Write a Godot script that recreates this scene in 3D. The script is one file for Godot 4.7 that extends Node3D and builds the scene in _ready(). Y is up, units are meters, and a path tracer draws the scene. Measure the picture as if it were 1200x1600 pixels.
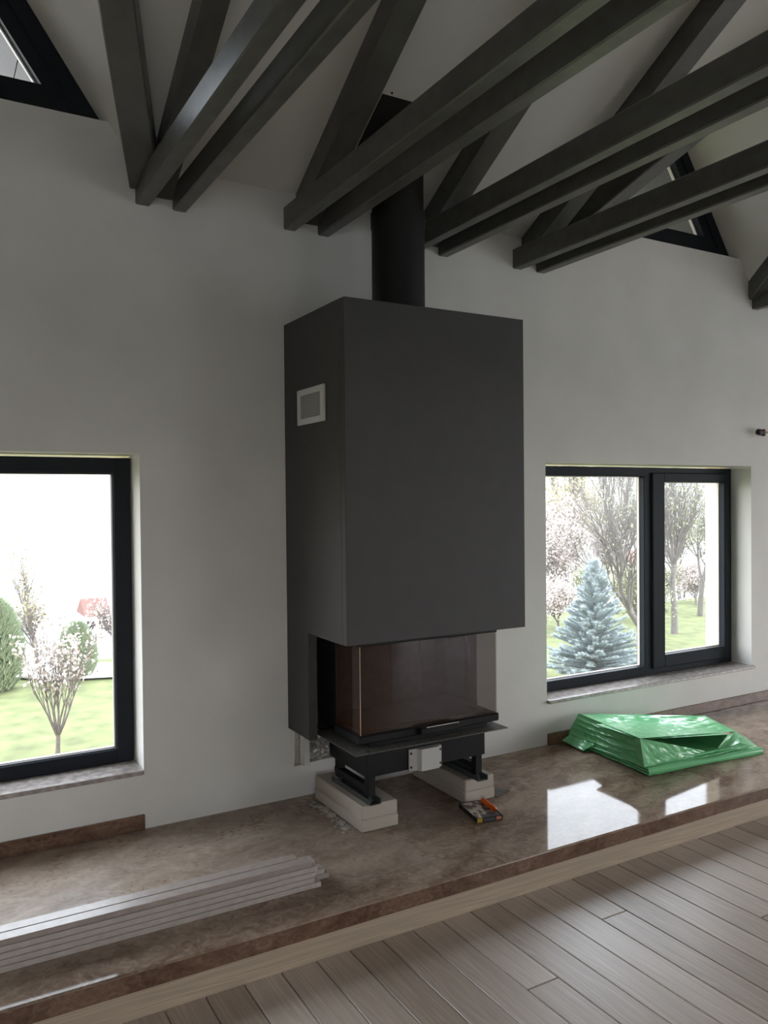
extends Node3D

var M := {}
var used := {}

# ------------------------------------------------------------------ naming
func numbered(n: String) -> String:
	if not used.has(n):
		used[n] = 0
		return n
	used[n] += 1
	return "%s_%03d" % [n, used[n]]

func thing(called: String, label: String, category: String, at := Vector3.ZERO, group := "", kind := "") -> Node3D:
	var o := Node3D.new()
	o.name = numbered(called)
	add_child(o)
	o.position = at
	meta(o, label, category, group, kind)
	return o

func meta(o: Node, label: String, category := "", group := "", kind := "") -> void:
	if label != "": o.set_meta("label", label)
	if category != "": o.set_meta("category", category)
	if group != "": o.set_meta("group", group)
	if kind != "": o.set_meta("kind", kind)

func part(called: String, st: SurfaceTool, mat: Material, parent: Node3D, at := Vector3.ZERO) -> MeshInstance3D:
	var o := MeshInstance3D.new()
	o.name = called
	o.mesh = st.commit()
	o.material_override = mat
	o.cast_shadow = GeometryInstance3D.SHADOW_CASTING_SETTING_ON
	parent.add_child(o, true)
	o.position = at
	return o

func single(called: String, st: SurfaceTool, mat: Material, label: String, category := "", kind := "", at := Vector3.ZERO, group := "") -> MeshInstance3D:
	var o := part(numbered(called), st, mat, self, at)
	meta(o, label, category, group, kind)
	return o

# ------------------------------------------------------------------ geometry
func new_st() -> SurfaceTool:
	var st := SurfaceTool.new()
	st.begin(Mesh.PRIMITIVE_TRIANGLES)
	return st

func tri(st: SurfaceTool, a: Vector3, b: Vector3, c: Vector3, out: Vector3) -> void:
	var n := (b - a).cross(c - a)
	if n.length() < 1e-12: return
	if n.dot(out) > 0.0:
		var t := b
		b = c
		c = t
	else:
		n = -n
	n = n.normalized()
	for v in [a, b, c]:
		st.set_normal(n)
		st.add_vertex(v)

func quad(st: SurfaceTool, a: Vector3, b: Vector3, c: Vector3, d: Vector3, out: Vector3) -> void:
	tri(st, a, b, c, out)
	tri(st, a, c, d, out)

# box with chamfered edges
func bbox(st: SurfaceTool, lo: Vector3, hi: Vector3, bev := 0.004, tf := Transform3D.IDENTITY) -> void:
	var c := (lo + hi) * 0.5
	var h := (hi - lo) * 0.5
	bev = min(bev, 0.45 * min(h.x, min(h.y, h.z)))
	var p := func(sx: float, sy: float, sz: float, ax: int) -> Vector3:
		var v := Vector3(sx * h.x, sy * h.y, sz * h.z)
		for k in 3:
			if k != ax: v[k] -= [sx, sy, sz][k] * bev
		return tf * (c + v)
	var b := tf.basis
	for ax in 3:
		var u := (ax + 1) % 3
		var w := (ax + 2) % 3
		for s in [-1.0, 1.0]:
			var q := []
			for e in [[-1.0, -1.0], [1.0, -1.0], [1.0, 1.0], [-1.0, 1.0]]:
				var g := Vector3.ZERO
				g[ax] = s
				g[u] = e[0]
				g[w] = e[1]
				q.append(p.call(g.x, g.y, g.z, ax))
			var n := Vector3.ZERO
			n[ax] = s
			quad(st, q[0], q[1], q[2], q[3], b * n)
		if bev > 0.0:
			for s in [-1.0, 1.0]:
				for t in [-1.0, 1.0]:
					var g0 := Vector3.ZERO
					g0[u] = s
					g0[w] = t
					var g1 := g0
					g0[ax] = -1.0
					g1[ax] = 1.0
					var n := Vector3.ZERO
					n[u] = s
					n[w] = t
					quad(st, p.call(g0.x, g0.y, g0.z, u), p.call(g1.x, g1.y, g1.z, u), p.call(g1.x, g1.y, g1.z, w), p.call(g0.x, g0.y, g0.z, w), b * n)
	if bev > 0.0:
		for sx in [-1.0, 1.0]:
			for sy in [-1.0, 1.0]:
				for sz in [-1.0, 1.0]:
					tri(st, p.call(sx, sy, sz, 0), p.call(sx, sy, sz, 1), p.call(sx, sy, sz, 2), b * Vector3(sx, sy, sz))

func box_of(lo: Vector3, hi: Vector3, bev := 0.004) -> SurfaceTool:
	var st := new_st()
	bbox(st, lo, hi, bev)
	return st

# polygon extruded: o + u*p.x + v*p.y, swept along w
func prism(st: SurfaceTool, poly: PackedVector2Array, o: Vector3, u: Vector3, v: Vector3, w: Vector3) -> void:
	var idx := Geometry2D.triangulate_polygon(poly)
	var P := func(p: Vector2, k: float) -> Vector3: return o + u * p.x + v * p.y + w * k
	for i in range(0, idx.size(), 3):
		tri(st, P.call(poly[idx[i]], 0.0), P.call(poly[idx[i + 1]], 0.0), P.call(poly[idx[i + 2]], 0.0), -w)
		tri(st, P.call(poly[idx[i]], 1.0), P.call(poly[idx[i + 1]], 1.0), P.call(poly[idx[i + 2]], 1.0), w)
	var sgn := -1.0 if Geometry2D.is_polygon_clockwise(poly) else 1.0
	for i in poly.size():
		var a := poly[i]
		var b := poly[(i + 1) % poly.size()]
		var d := b - a
		var n := Vector2(d.y, -d.x) * sgn
		quad(st, P.call(a, 0.0), P.call(b, 0.0), P.call(b, 1.0), P.call(a, 1.0), u * n.x + v * n.y)

# beam of width wid (across side) and depth dep (along up, hanging from the line a-b to +up)
func beam(st: SurfaceTool, a: Vector3, b: Vector3, side: Vector3, wid: float, dep: float, bev := 0.006) -> void:
	var f := (b - a).normalized()
	var up := side.cross(f).normalized()
	if up.y < 0.0: up = -up
	var s := side.normalized()
	s = (s - f * s.dot(f)).normalized()
	var tf := Transform3D(Basis(s, up, s.cross(up)), a)
	var l := (b - a).dot(tf.basis.z)
	bbox(st, Vector3(-wid * 0.5, 0, min(0.0, l)), Vector3(wid * 0.5, dep, max(0.0, l)), bev, tf)

# tube along points with radii
func tube(st: SurfaceTool, pts: Array, radii: Array, sides := 8, caps := true, smooth := true) -> void:
	var rings := []
	var nrm := []
	var prev := Vector3.ZERO
	for i in pts.size():
		var d: Vector3 = (pts[min(i + 1, pts.size() - 1)] - pts[max(i - 1, 0)]).normalized()
		var r := Vector3.UP.cross(d) if prev == Vector3.ZERO else prev - d * prev.dot(d)
		if r.length() < 1e-3: r = Vector3.RIGHT.cross(d)
		r = r.normalized()
		prev = r
		var t := d.cross(r)
		var ring := []
		var nn := []
		for k in sides:
			var a := TAU * k / sides
			var n := r * cos(a) + t * sin(a)
			nn.append(n)
			ring.append(pts[i] + n * radii[i])
		rings.append(ring)
		nrm.append(nn)
	for i in pts.size() - 1:
		for k in sides:
			var k2 := (k + 1) % sides
			var vs := [rings[i][k], rings[i][k2], rings[i + 1][k2], rings[i + 1][k]]
			var ns := [nrm[i][k], nrm[i][k2], nrm[i + 1][k2], nrm[i + 1][k]]
			if not smooth:
				quad(st, vs[0], vs[1], vs[2], vs[3], ns[0] + ns[1])
				continue
			for q in [[0, 1, 2], [0, 2, 3]]:
				var a: Vector3 = vs[q[0]]
				var b: Vector3 = vs[q[1]]
				var c: Vector3 = vs[q[2]]
				var o: Array = q
				if (b - a).cross(c - a).dot(ns[0] + ns[1]) > 0.0: o = [q[0], q[2], q[1]]
				for j in o:
					st.set_normal(ns[j])
					st.add_vertex(vs[j])
	if caps:
		for e in [0, pts.size() - 1]:
			var out: Vector3 = (pts[e] - pts[1 if e == 0 else e - 1])
			for k in sides:
				tri(st, pts[e], rings[e][k], rings[e][(k + 1) % sides], out)

# smooth grid from a callable (u, v) -> Vector3
func grid(st: SurfaceTool, f: Callable, nu: int, nv: int, flat := false) -> void:
	var P := []
	for i in nu + 1:
		var row := []
		for j in nv + 1:
			row.append(f.call(float(i) / nu, float(j) / nv))
		P.append(row)
	if flat:
		for i in nu:
			for j in nv:
				for q in [[P[i][j], P[i + 1][j], P[i + 1][j + 1]], [P[i][j], P[i + 1][j + 1], P[i][j + 1]]]:
					var n: Vector3 = -(q[1] - q[0]).cross(q[2] - q[0]).normalized()
					for v in q:
						st.set_normal(n)
						st.add_vertex(v)
		return
	for i in nu:
		for j in nv:
			for q in [[i, j], [i + 1, j], [i + 1, j + 1], [i, j], [i + 1, j + 1], [i, j + 1]]:
				var a: int = q[0]
				var b: int = q[1]
				var du: Vector3 = P[min(a + 1, nu)][b] - P[max(a - 1, 0)][b]
				var dv: Vector3 = P[a][min(b + 1, nv)] - P[a][max(b - 1, 0)]
				st.set_normal(-du.cross(dv).normalized())
				st.add_vertex(P[a][b])

# ------------------------------------------------------------------ materials
func noise_of(seed_: int, freq: float, octaves := 4, type := FastNoiseLite.TYPE_SIMPLEX_SMOOTH) -> FastNoiseLite:
	var n := FastNoiseLite.new()
	n.seed = seed_
	n.noise_type = type
	n.frequency = freq
	n.fractal_octaves = octaves
	return n

func seamless(n: FastNoiseLite, size: int) -> Image:
	return n.get_seamless_image(size, size, false, false, 0.15)

func mat(c: Color, rough: float, metal := 0.0, spec := 0.5) -> StandardMaterial3D:
	var m := StandardMaterial3D.new()
	m.albedo_color = c
	m.roughness = rough
	m.metallic = metal
	m.metallic_specular = spec
	return m

# gently mottled surface: base colour times a grain, plus fine relief
func grainy(c: Color, rough: float, seed_: int, freq: float, amount: float, scale: float, relief := 0.0, octaves := 4) -> StandardMaterial3D:
	var m := mat(c, rough)
	var im := seamless(noise_of(seed_, freq, octaves), 256)
	im.convert(Image.FORMAT_RGB8)
	var h := im.duplicate()
	for y in 256:
		for x in 256:
			var k := 1.0 - amount * (1.0 - im.get_pixel(x, y).r)
			im.set_pixel(x, y, Color(k, k, k))
	m.albedo_texture = ImageTexture.create_from_image(im)
	m.uv1_triplanar = true
	m.uv1_world_triplanar = true
	m.uv1_scale = Vector3.ONE * scale
	if relief > 0.0:
		m.heightmap_enabled = true
		m.heightmap_texture = ImageTexture.create_from_image(h)
		m.heightmap_scale = relief
	return m

func wood_images() -> Array:
	var S := 512
	var a := noise_of(11, 0.012, 3)
	var b := noise_of(12, 0.05, 2)
	var c := noise_of(13, 0.02, 2)
	var col := Image.create(S, S, false, Image.FORMAT_RGB8)
	var hgt := Image.create(S, S, false, Image.FORMAT_RGB8)
	for y in S:
		# wrap along the grain with a cross fade
		var fy := float(y)
		var w: float = clamp((fy - S * 0.85) / (S * 0.15), 0.0, 1.0)
		for x in S:
			var val := 0.0
			var fine := 0.0
			for pass_ in 2:
				var yy := fy if pass_ == 0 else fy - S
				var k := (1.0 - w) if pass_ == 0 else w
				if k <= 0.0: continue
				var warp := a.get_noise_2d(x * 0.6, yy * 0.16) * 1.3 + c.get_noise_2d(x * 0.5, yy * 0.09) * 1.6
				var rings: float = abs(fposmod(x * 0.024 + warp, 1.0) - 0.5) * 2.0
				val += k * pow(rings, 1.6)
				fine += k * b.get_noise_2d(x * 2.4, yy * 0.05)
			var v: float = clamp(0.88 - 0.13 * (1.0 - val) * (0.6 + 0.5 * fine) + 0.08 * fine, 0.0, 1.0)
			col.set_pixel(x, y, Color(v, v * 0.985, v * 0.965))
			var hh: float = clamp(0.5 + 0.5 * val + 0.5 * fine, 0.0, 1.0)
			hgt.set_pixel(x, y, Color(hh, hh, hh))
	return [ImageTexture.create_from_image(col), ImageTexture.create_from_image(hgt)]

# marble colour at a point of the slab, in metres
var mn := []
func marble(x: float, z: float) -> Color:
	if mn.is_empty():
		mn = [noise_of(31, 2.2, 5), noise_of(32, 7.0, 4), noise_of(33, 3.0, 3), noise_of(34, 28.0, 3)]
	var wx: float = mn[2].get_noise_2d(x, z) * 0.16
	var cloud: float = mn[0].get_noise_2d(x * 0.8 + wx, z * 1.6)
	var med: float = mn[1].get_noise_2d(x * 0.9 + wx, z * 1.5 - wx)
	var fine: float = mn[3].get_noise_2d(x, z * 1.3)
	var vein: float = 1.0 - min(1.0, abs(mn[1].get_noise_2d(x * 0.35 + 9.0 + wx * 2.0, z * 0.8)) * 9.0)
	var t: float = clamp(0.5 + 0.55 * cloud + 0.45 * med + 0.22 * fine, 0.0, 1.0)
	var c := Color(0.44, 0.355, 0.30).lerp(Color(0.68, 0.60, 0.53), t)
	return c.lerp(Color(0.74, 0.68, 0.62), vein * 0.35)

func make_materials() -> void:
	M.wall = grainy(Color(0.87, 0.86, 0.84), 0.9, 1, 0.02, 0.05, 0.35, 0.0)
	M.ceiling = grainy(Color(0.84, 0.83, 0.80), 0.92, 2, 0.02, 0.05, 0.35, 0.0)
	M.outer_wall = grainy(Color(0.93, 0.88, 0.79), 0.9, 3, 0.05, 0.08, 1.0, 0.0)
	M.beam = grainy(Color(0.37, 0.37, 0.348), 0.34, 4, 0.02, 0.22, 1.5, 0.05)
	M.hood = grainy(Color(0.258, 0.252, 0.252), 0.62, 5, 0.03, 0.06, 1.0, 0.0)
	M.frame = mat(Color(0.145, 0.16, 0.18), 0.5, 0.0, 0.22)
	M.gasket = mat(Color(0.05, 0.05, 0.05), 0.7)
	M.bead = mat(Color(0.78, 0.74, 0.70), 0.4)
	var g := mat(Color(0.95, 0.97, 0.97, 0.04), 0.0, 0.0, 0.12)
	g.transparency = BaseMaterial3D.TRANSPARENCY_ALPHA
	M.glass = g
	var sg := mat(Color(0.29, 0.195, 0.145, 0.28), 0.03, 0.0, 0.35)
	sg.transparency = BaseMaterial3D.TRANSPARENCY_ALPHA
	M.stove_glass = sg
	M.glass_edge = mat(Color(0.75, 0.66, 0.58), 0.2)
	M.black_steel = mat(Color(0.085, 0.086, 0.09), 0.5, 0.0, 0.35)
	M.pipe = grainy(Color(0.035, 0.038, 0.045), 0.55, 6, 0.05, 0.15, 2.0)
	M.dusty_steel = grainy(Color(0.50, 0.49, 0.47), 0.55, 7, 0.06, 0.5, 3.0)
	M.galv = grainy(Color(0.42, 0.44, 0.44), 0.4, 8, 0.05, 0.25, 3.0)
	M.galv.metallic = 0.6
	M.firebrick = grainy(Color(0.25, 0.19, 0.155), 0.9, 9, 0.03, 0.6, 3.0)
	M.chrome = mat(Color(0.8, 0.78, 0.75), 0.2, 1.0)
	M.foam = grainy(Color(0.76, 0.72, 0.67), 0.9, 10, 0.15, 0.14, 6.0, 0.15)
	M.white_plastic = mat(Color(0.80, 0.795, 0.78), 0.5)
	M.grille = mat(Color(0.60, 0.59, 0.57), 0.6)
	M.control = mat(Color(0.72, 0.715, 0.70), 0.5)
	var wi := wood_images()
	for i in 6:
		var t: float = [0.0, 0.5, 1.0, 0.25, 0.75, 0.4][i]
		var m := mat(Color(0.77, 0.70, 0.65).lerp(Color(0.93, 0.87, 0.825), t), 0.38)
		m.albedo_texture = wi[0]
		m.uv1_triplanar = true
		m.uv1_scale = Vector3(3.2, 3.2, 0.9)
		m.uv1_offset = Vector3(0.17 * i, 0.0, 0.31 * i)
		m.heightmap_enabled = true
		m.heightmap_texture = wi[1]
		m.heightmap_scale = 0.02
		M["plank%d" % i] = m
	var rb := mat(Color(0.84, 0.77, 0.69), 0.5)
	rb.albedo_texture = wi[0]
	rb.uv1_triplanar = true
	rb.uv1_world_triplanar = true
	rb.uv1_scale = Vector3(0.9, 3.2, 3.2)
	var ri: Image = wi[0].get_image().duplicate()
	ri.rotate_90(CLOCKWISE)
	rb.albedo_texture = ImageTexture.create_from_image(ri)
	M.riser = rb
	for i in 3:
		M["batten%d" % i] = grainy(Color(0.66, 0.61, 0.58).lerp(Color(0.74, 0.70, 0.67), i * 0.5), 0.4, 40 + i, 0.04, 0.1, 2.0)
	M.foil = grainy(Color(0.80, 0.78, 0.75), 0.3, 14, 0.05, 0.3, 5.0)
	M.foil.metallic = 0.45
	var gf := mat(Color(0.44, 0.745, 0.51), 0.2, 0.0, 0.6)
	gf.backlight = Color(0.35, 0.55, 0.42)
	M.film = gf
	M.orange = mat(Color(0.93, 0.38, 0.08), 0.35)
	M.scrap = mat(Color(0.36, 0.34, 0.32), 0.8)
	M.crumb = grainy(Color(0.86, 0.84, 0.80), 0.9, 15, 0.1, 0.3, 8.0)
	M.copper = mat(Color(0.62, 0.42, 0.28), 0.4)
	M.black_plastic = mat(Color(0.07, 0.07, 0.07), 0.5)
	# outdoors
	M.grass = grainy(Color(0.445, 0.465, 0.285), 1.0, 16, 0.03, 0.30, 0.35)
	M.field = grainy(Color(0.585, 0.575, 0.555), 1.0, 24, 0.03, 0.12, 0.3)
	M.path = grainy(Color(0.72, 0.715, 0.70), 0.9, 17, 0.05, 0.08, 0.7)
	M.bark = grainy(Color(0.49, 0.46, 0.445), 0.95, 18, 0.05, 0.35, 2.0)
	M.pale_bark = grainy(Color(0.47, 0.43, 0.41), 0.95, 19, 0.05, 0.25, 2.0)
	M.spruce = grainy(Color(0.80, 0.845, 0.86), 0.9, 20, 0.05, 0.4, 4.0)
	M.thuja = grainy(Color(0.68, 0.73, 0.60), 0.9, 21, 0.05, 0.4, 4.0)
	for q in [["blossom", Color(0.74, 0.69, 0.67)], ["young_leaf", Color(0.57, 0.575, 0.46)], ["yellow_leaf", Color(0.60, 0.57, 0.43)], ["dry_leaf", Color(0.42, 0.24, 0.17)]]:
		var m := mat(q[1], 0.9)
		m.backlight = Color(0.2, 0.2, 0.18)
		M[q[0]] = m
	M.hedge = grainy(Color(0.62, 0.62, 0.50), 0.95, 22, 0.05, 0.4, 1.0)
	M.fence = mat(Color(0.38, 0.36, 0.34), 0.7)
	M.roof_tile = grainy(Color(0.50, 0.33, 0.29), 0.8, 23, 0.05, 0.3, 1.0)
	M.house = mat(Color(0.92, 0.88, 0.84), 0.9)
	for i in 3:
		M["soffit%d" % i] = grainy(Color(0.25, 0.22, 0.225).lerp(Color(0.32, 0.285, 0.295), i * 0.5), 0.6, 50 + i, 0.03, 0.2, 1.2)

# ------------------------------------------------------------------ numbers (metres), back wall at z = 0
const XL := -4.2
const XR := 7.0
const ZF := 6.4
const WT := 0.38          # wall thickness
const EAVE := 3.08        # ceiling height at the back wall
const SLOPE := 0.565
const RIDGE_Z := 3.2
const PLAT_Y := 0.158
const PLAT_Z := 1.087
const FZ := -0.155        # face of the window frames
const WL := [-2.55, -0.688, 0.42, 1.813]     # left window opening x0 x1 y0 y1
const WR := [1.63, 3.495, 0.42, 1.81]
const W7 := [-3.6, -1.55, 0.9, 2.2]      # window behind the camera
const W5 := [3.8, 5.2, 0.02, 2.3]       # glazed door behind the camera
const DK := 1.51          # slope of the dormer ceilings
const TRI_Y := 3.232      # sill of the triangular windows
const GROUND := -0.9

func ceil_y(z: float) -> float:
	return EAVE + SLOPE * (z if z < RIDGE_Z else 2.0 * RIDGE_Z - z)

func dormer(i: int) -> Dictionary:
	var w: Array = [WL, WR][i]
	var xc: float = (w[0] + w[1]) * 0.5
	var half: float = (w[1] - w[0]) * 0.5 - 0.1135     # half width at TRI_Y
	var e := half + (TRI_Y - EAVE) / DK                # half width at the eave
	return {"xc": xc, "half": half, "e": e, "top": EAVE + e * DK, "zv": e * DK / SLOPE}

# ------------------------------------------------------------------ build
func _ready() -> void:
	var cam := Camera3D.new()
	cam.name = "camera"
	cam.fov = 64.83
	cam.near = 0.05
	cam.far = 400.0
	cam.transform = Transform3D(Basis(Vector3(0.86741023, -0.00955837, 0.49750188), Vector3(0.01582002, 0.9998398, -0.00837305), Vector3(-0.49734215, 0.01513336, 0.86742249)), Vector3(-1.5198, 1.6, 3.6018))
	add_child(cam)
	cam.current = true

	var env := Environment.new()
	env.background_mode = Environment.BG_SKY
	var sm := ProceduralSkyMaterial.new()
	sm.sky_top_color = Color(0.90, 0.95, 1.0)
	sm.sky_horizon_color = Color(0.995, 0.985, 0.985)
	sm.sky_curve = 0.2
	sm.ground_horizon_color = Color(0.95, 0.95, 0.93)
	sm.ground_bottom_color = Color(0.45, 0.45, 0.42)
	sm.sky_energy_multiplier = 1.0
	sm.ground_energy_multiplier = 1.0
	var sky := Sky.new()
	sky.sky_material = sm
	env.sky = sky
	env.background_energy_multiplier = 9.2
	env.ambient_light_source = Environment.AMBIENT_SOURCE_SKY
	env.tonemap_mode = Environment.TONE_MAPPER_LINEAR
	env.tonemap_exposure = 0.96
	env.sdfgi_enabled = true
	env.ssao_enabled = true
	env.ssil_enabled = true
	var we := WorldEnvironment.new()
	we.name = "world_environment"
	we.environment = env
	add_child(we)

	make_materials()
	build_shell()
	build_floor()
	build_windows()
	build_trusses()
	build_hood()
	build_stove()
	build_battens()
	build_film()
	build_small_things()
	build_outdoors()

func rect(x0: float, y0: float, x1: float, y1: float) -> PackedVector2Array:
	return PackedVector2Array([Vector2(x0, y0), Vector2(x1, y0), Vector2(x1, y1), Vector2(x0, y1)])

func build_shell() -> void:
	# back wall with two windows and two triangular dormer windows; plaster inside, render outside
	var layers := [["wall_back", 0.0, -0.19, M.wall, "white plastered wall behind the fireplace hood"], ["wall_outer", -0.19, -WT, M.outer_wall, "cream rendered outer face of the window wall"]]
	for L in layers:
		var st := new_st()
		var o := Vector3(0, 0, L[1])
		var w := Vector3(0, 0, L[2] - L[1])
		var strips := [[XL, WL[0]], [WL[1], WR[0]], [WR[1], XR]]
		for s in strips:
			prism(st, rect(s[0], GROUND if L[1] < 0.0 else -0.1, s[1], EAVE), o, Vector3.RIGHT, Vector3.UP, w)
		for i in 2:
			var q: Array = [WL, WR][i]
			prism(st, rect(q[0], GROUND if L[1] < 0.0 else -0.1, q[1], q[2] - 0.02), o, Vector3.RIGHT, Vector3.UP, w)
			var d := dormer(i)
			prism(st, PackedVector2Array([Vector2(q[0], q[3]), Vector2(q[1], q[3]), Vector2(q[1], EAVE), Vector2(d.xc + d.e, EAVE), Vector2(d.xc + d.half, TRI_Y), Vector2(d.xc - d.half, TRI_Y), Vector2(d.xc - d.e, EAVE), Vector2(q[0], EAVE)]), o, Vector3.RIGHT, Vector3.UP, w)
		single(L[0], st, L[3], L[4], "", "structure")
	# gable end walls
	var top := ceil_y(RIDGE_Z)
	var st := new_st()
	prism(st, PackedVector2Array([Vector2(-WT, -0.1), Vector2(ZF + WT, -0.1), Vector2(ZF + WT, EAVE), Vector2(RIDGE_Z, top + 0.2), Vector2(-WT, EAVE)]), Vector3(XL, 0, 0), Vector3.BACK, Vector3.UP, Vector3(-0.3, 0, 0))
	single("wall_left", st, M.wall, "white plastered end wall", "", "structure")
	st = new_st()
	# right end wall with a glazed opening z 1.6..5.2, y 0..2.3
	for r in [rect(-WT, -0.1, 1.4, EAVE), rect(5.2, -0.1, ZF + WT, EAVE), rect(1.4, 2.35, 5.2, EAVE), rect(1.4, -0.1, 5.2, 0.02)]:
		prism(st, r, Vector3(XR, 0, 0), Vector3.BACK, Vector3.UP, Vector3(0.3, 0, 0))
	prism(st, PackedVector2Array([Vector2(-WT, EAVE), Vector2(ZF + WT, EAVE), Vector2(RIDGE_Z, top + 0.2)]), Vector3(XR, 0, 0), Vector3.BACK, Vector3.UP, Vector3(0.3, 0, 0))
	single("wall_right", st, M.wall, "white plastered end wall with a wide glazed opening", "", "structure")
	st = new_st()
	for r in [rect(XL, -0.1, W7[0], EAVE), rect(W7[0], W7[3], W7[1], EAVE), rect(W7[0], -0.1, W7[1], W7[2]), rect(W7[1], -0.1, W5[0], EAVE), rect(W5[0], W5[3], W5[1], EAVE), rect(W5[0], -0.1, W5[1], W5[2]), rect(W5[1], -0.1, XR, EAVE)]:
		prism(st, r, Vector3(0, 0, ZF), Vector3.RIGHT, Vector3.UP, Vector3(0, 0, 0.3))
	single("wall_front", st, M.wall, "white plastered wall facing the fireplace", "", "structure")
	# sloping ceilings: near slope is notched by the two dormers
	var nrm := Vector3(0, 0.22, 0)
	st = new_st()
	var a := dormer(0)
	var b := dormer(1)
	var poly := PackedVector2Array([Vector2(XL - 0.3, -WT), Vector2(a.xc - a.e, -WT), Vector2(a.xc - a.e, 0), Vector2(a.xc, a.zv), Vector2(a.xc + a.e, 0), Vector2(a.xc + a.e, -WT), Vector2(b.xc - b.e, -WT), Vector2(b.xc - b.e, 0), Vector2(b.xc, b.zv), Vector2(b.xc + b.e, 0), Vector2(b.xc + b.e, -WT), Vector2(XR + 0.3, -WT), Vector2(XR + 0.3, RIDGE_Z), Vector2(XL - 0.3, RIDGE_Z)])
	prism(st, poly, Vector3(0, EAVE, 0), Vector3.RIGHT, Vector3(0, SLOPE, 1), nrm)
	prism(st, rect(XL - 0.3, 0, XR + 0.3, ZF - RIDGE_Z + WT), Vector3(0, top, RIDGE_Z), Vector3.RIGHT, Vector3(0, -SLOPE, 1), nrm)
	for i in 2:
		var d := dormer(i)
		for s in [-1.0, 1.0]:
			# in (distance from dormer ridge, z)
			var p2 := PackedVector2Array([Vector2(0, -WT), Vector2(0, d.zv + 0.02), Vector2(d.e + 0.01, 0), Vector2(d.e + 0.01, -WT)])
			prism(st, p2, Vector3(d.xc, d.top, 0), Vector3(s, -DK, 0), Vector3.BACK, Vector3(0, 0.25, 0))
	single("ceiling", st, M.ceiling, "white sloping ceiling between the dark beams", "", "structure")
	# dormer overhang: boards running out from the wall
	for i in 2:
		var d := dormer(i)
		var root := thing("dormer_soffit", "pinkish grey boarded soffit seen through the %s triangular window" % ["left", "right"][i], "soffit", Vector3(d.xc, d.top, -0.165))
		for s in [-1.0, 1.0]:
			var along: Vector3 = Vector3(s, -DK, 0).normalized()
			var out := Vector3(s * DK, 1, 0).normalized()
			var n := 14
			var wd: float = (Vector2(d.e + 0.15, (d.e + 0.15) * DK).length()) / n
			for k in n:
				var bs := new_st()
				prism(bs, rect(k * wd + 0.003, -0.02, (k + 1) * wd - 0.003, -0.002), Vector3.ZERO, along, out, Vector3(0, 0, -0.97))
				part("board", bs, M["soffit%d" % ((k * 7 + i) % 3)], root)
			var rs := new_st()
			prism(rs, rect(0, 0.0, n * wd, 0.06), Vector3(0, 0, -WT + 0.165), along, out, Vector3(0, 0, -0.78))
			part("roof_deck", rs, M.bark, root)

func plank(x0: float, x1: float, z0: float, z1: float, parent: Node3D, m: Material) -> void:
	var c := Vector3((x0 + x1) * 0.5, 0, (z0 + z1) * 0.5)
	var g := 0.0015
	part("plank", box_of(Vector3(x0 + g, -0.014, z0 + g) - c, Vector3(x1 - g, 0.0, z1 - g) - c, 0.0022), m, parent, c)

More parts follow.
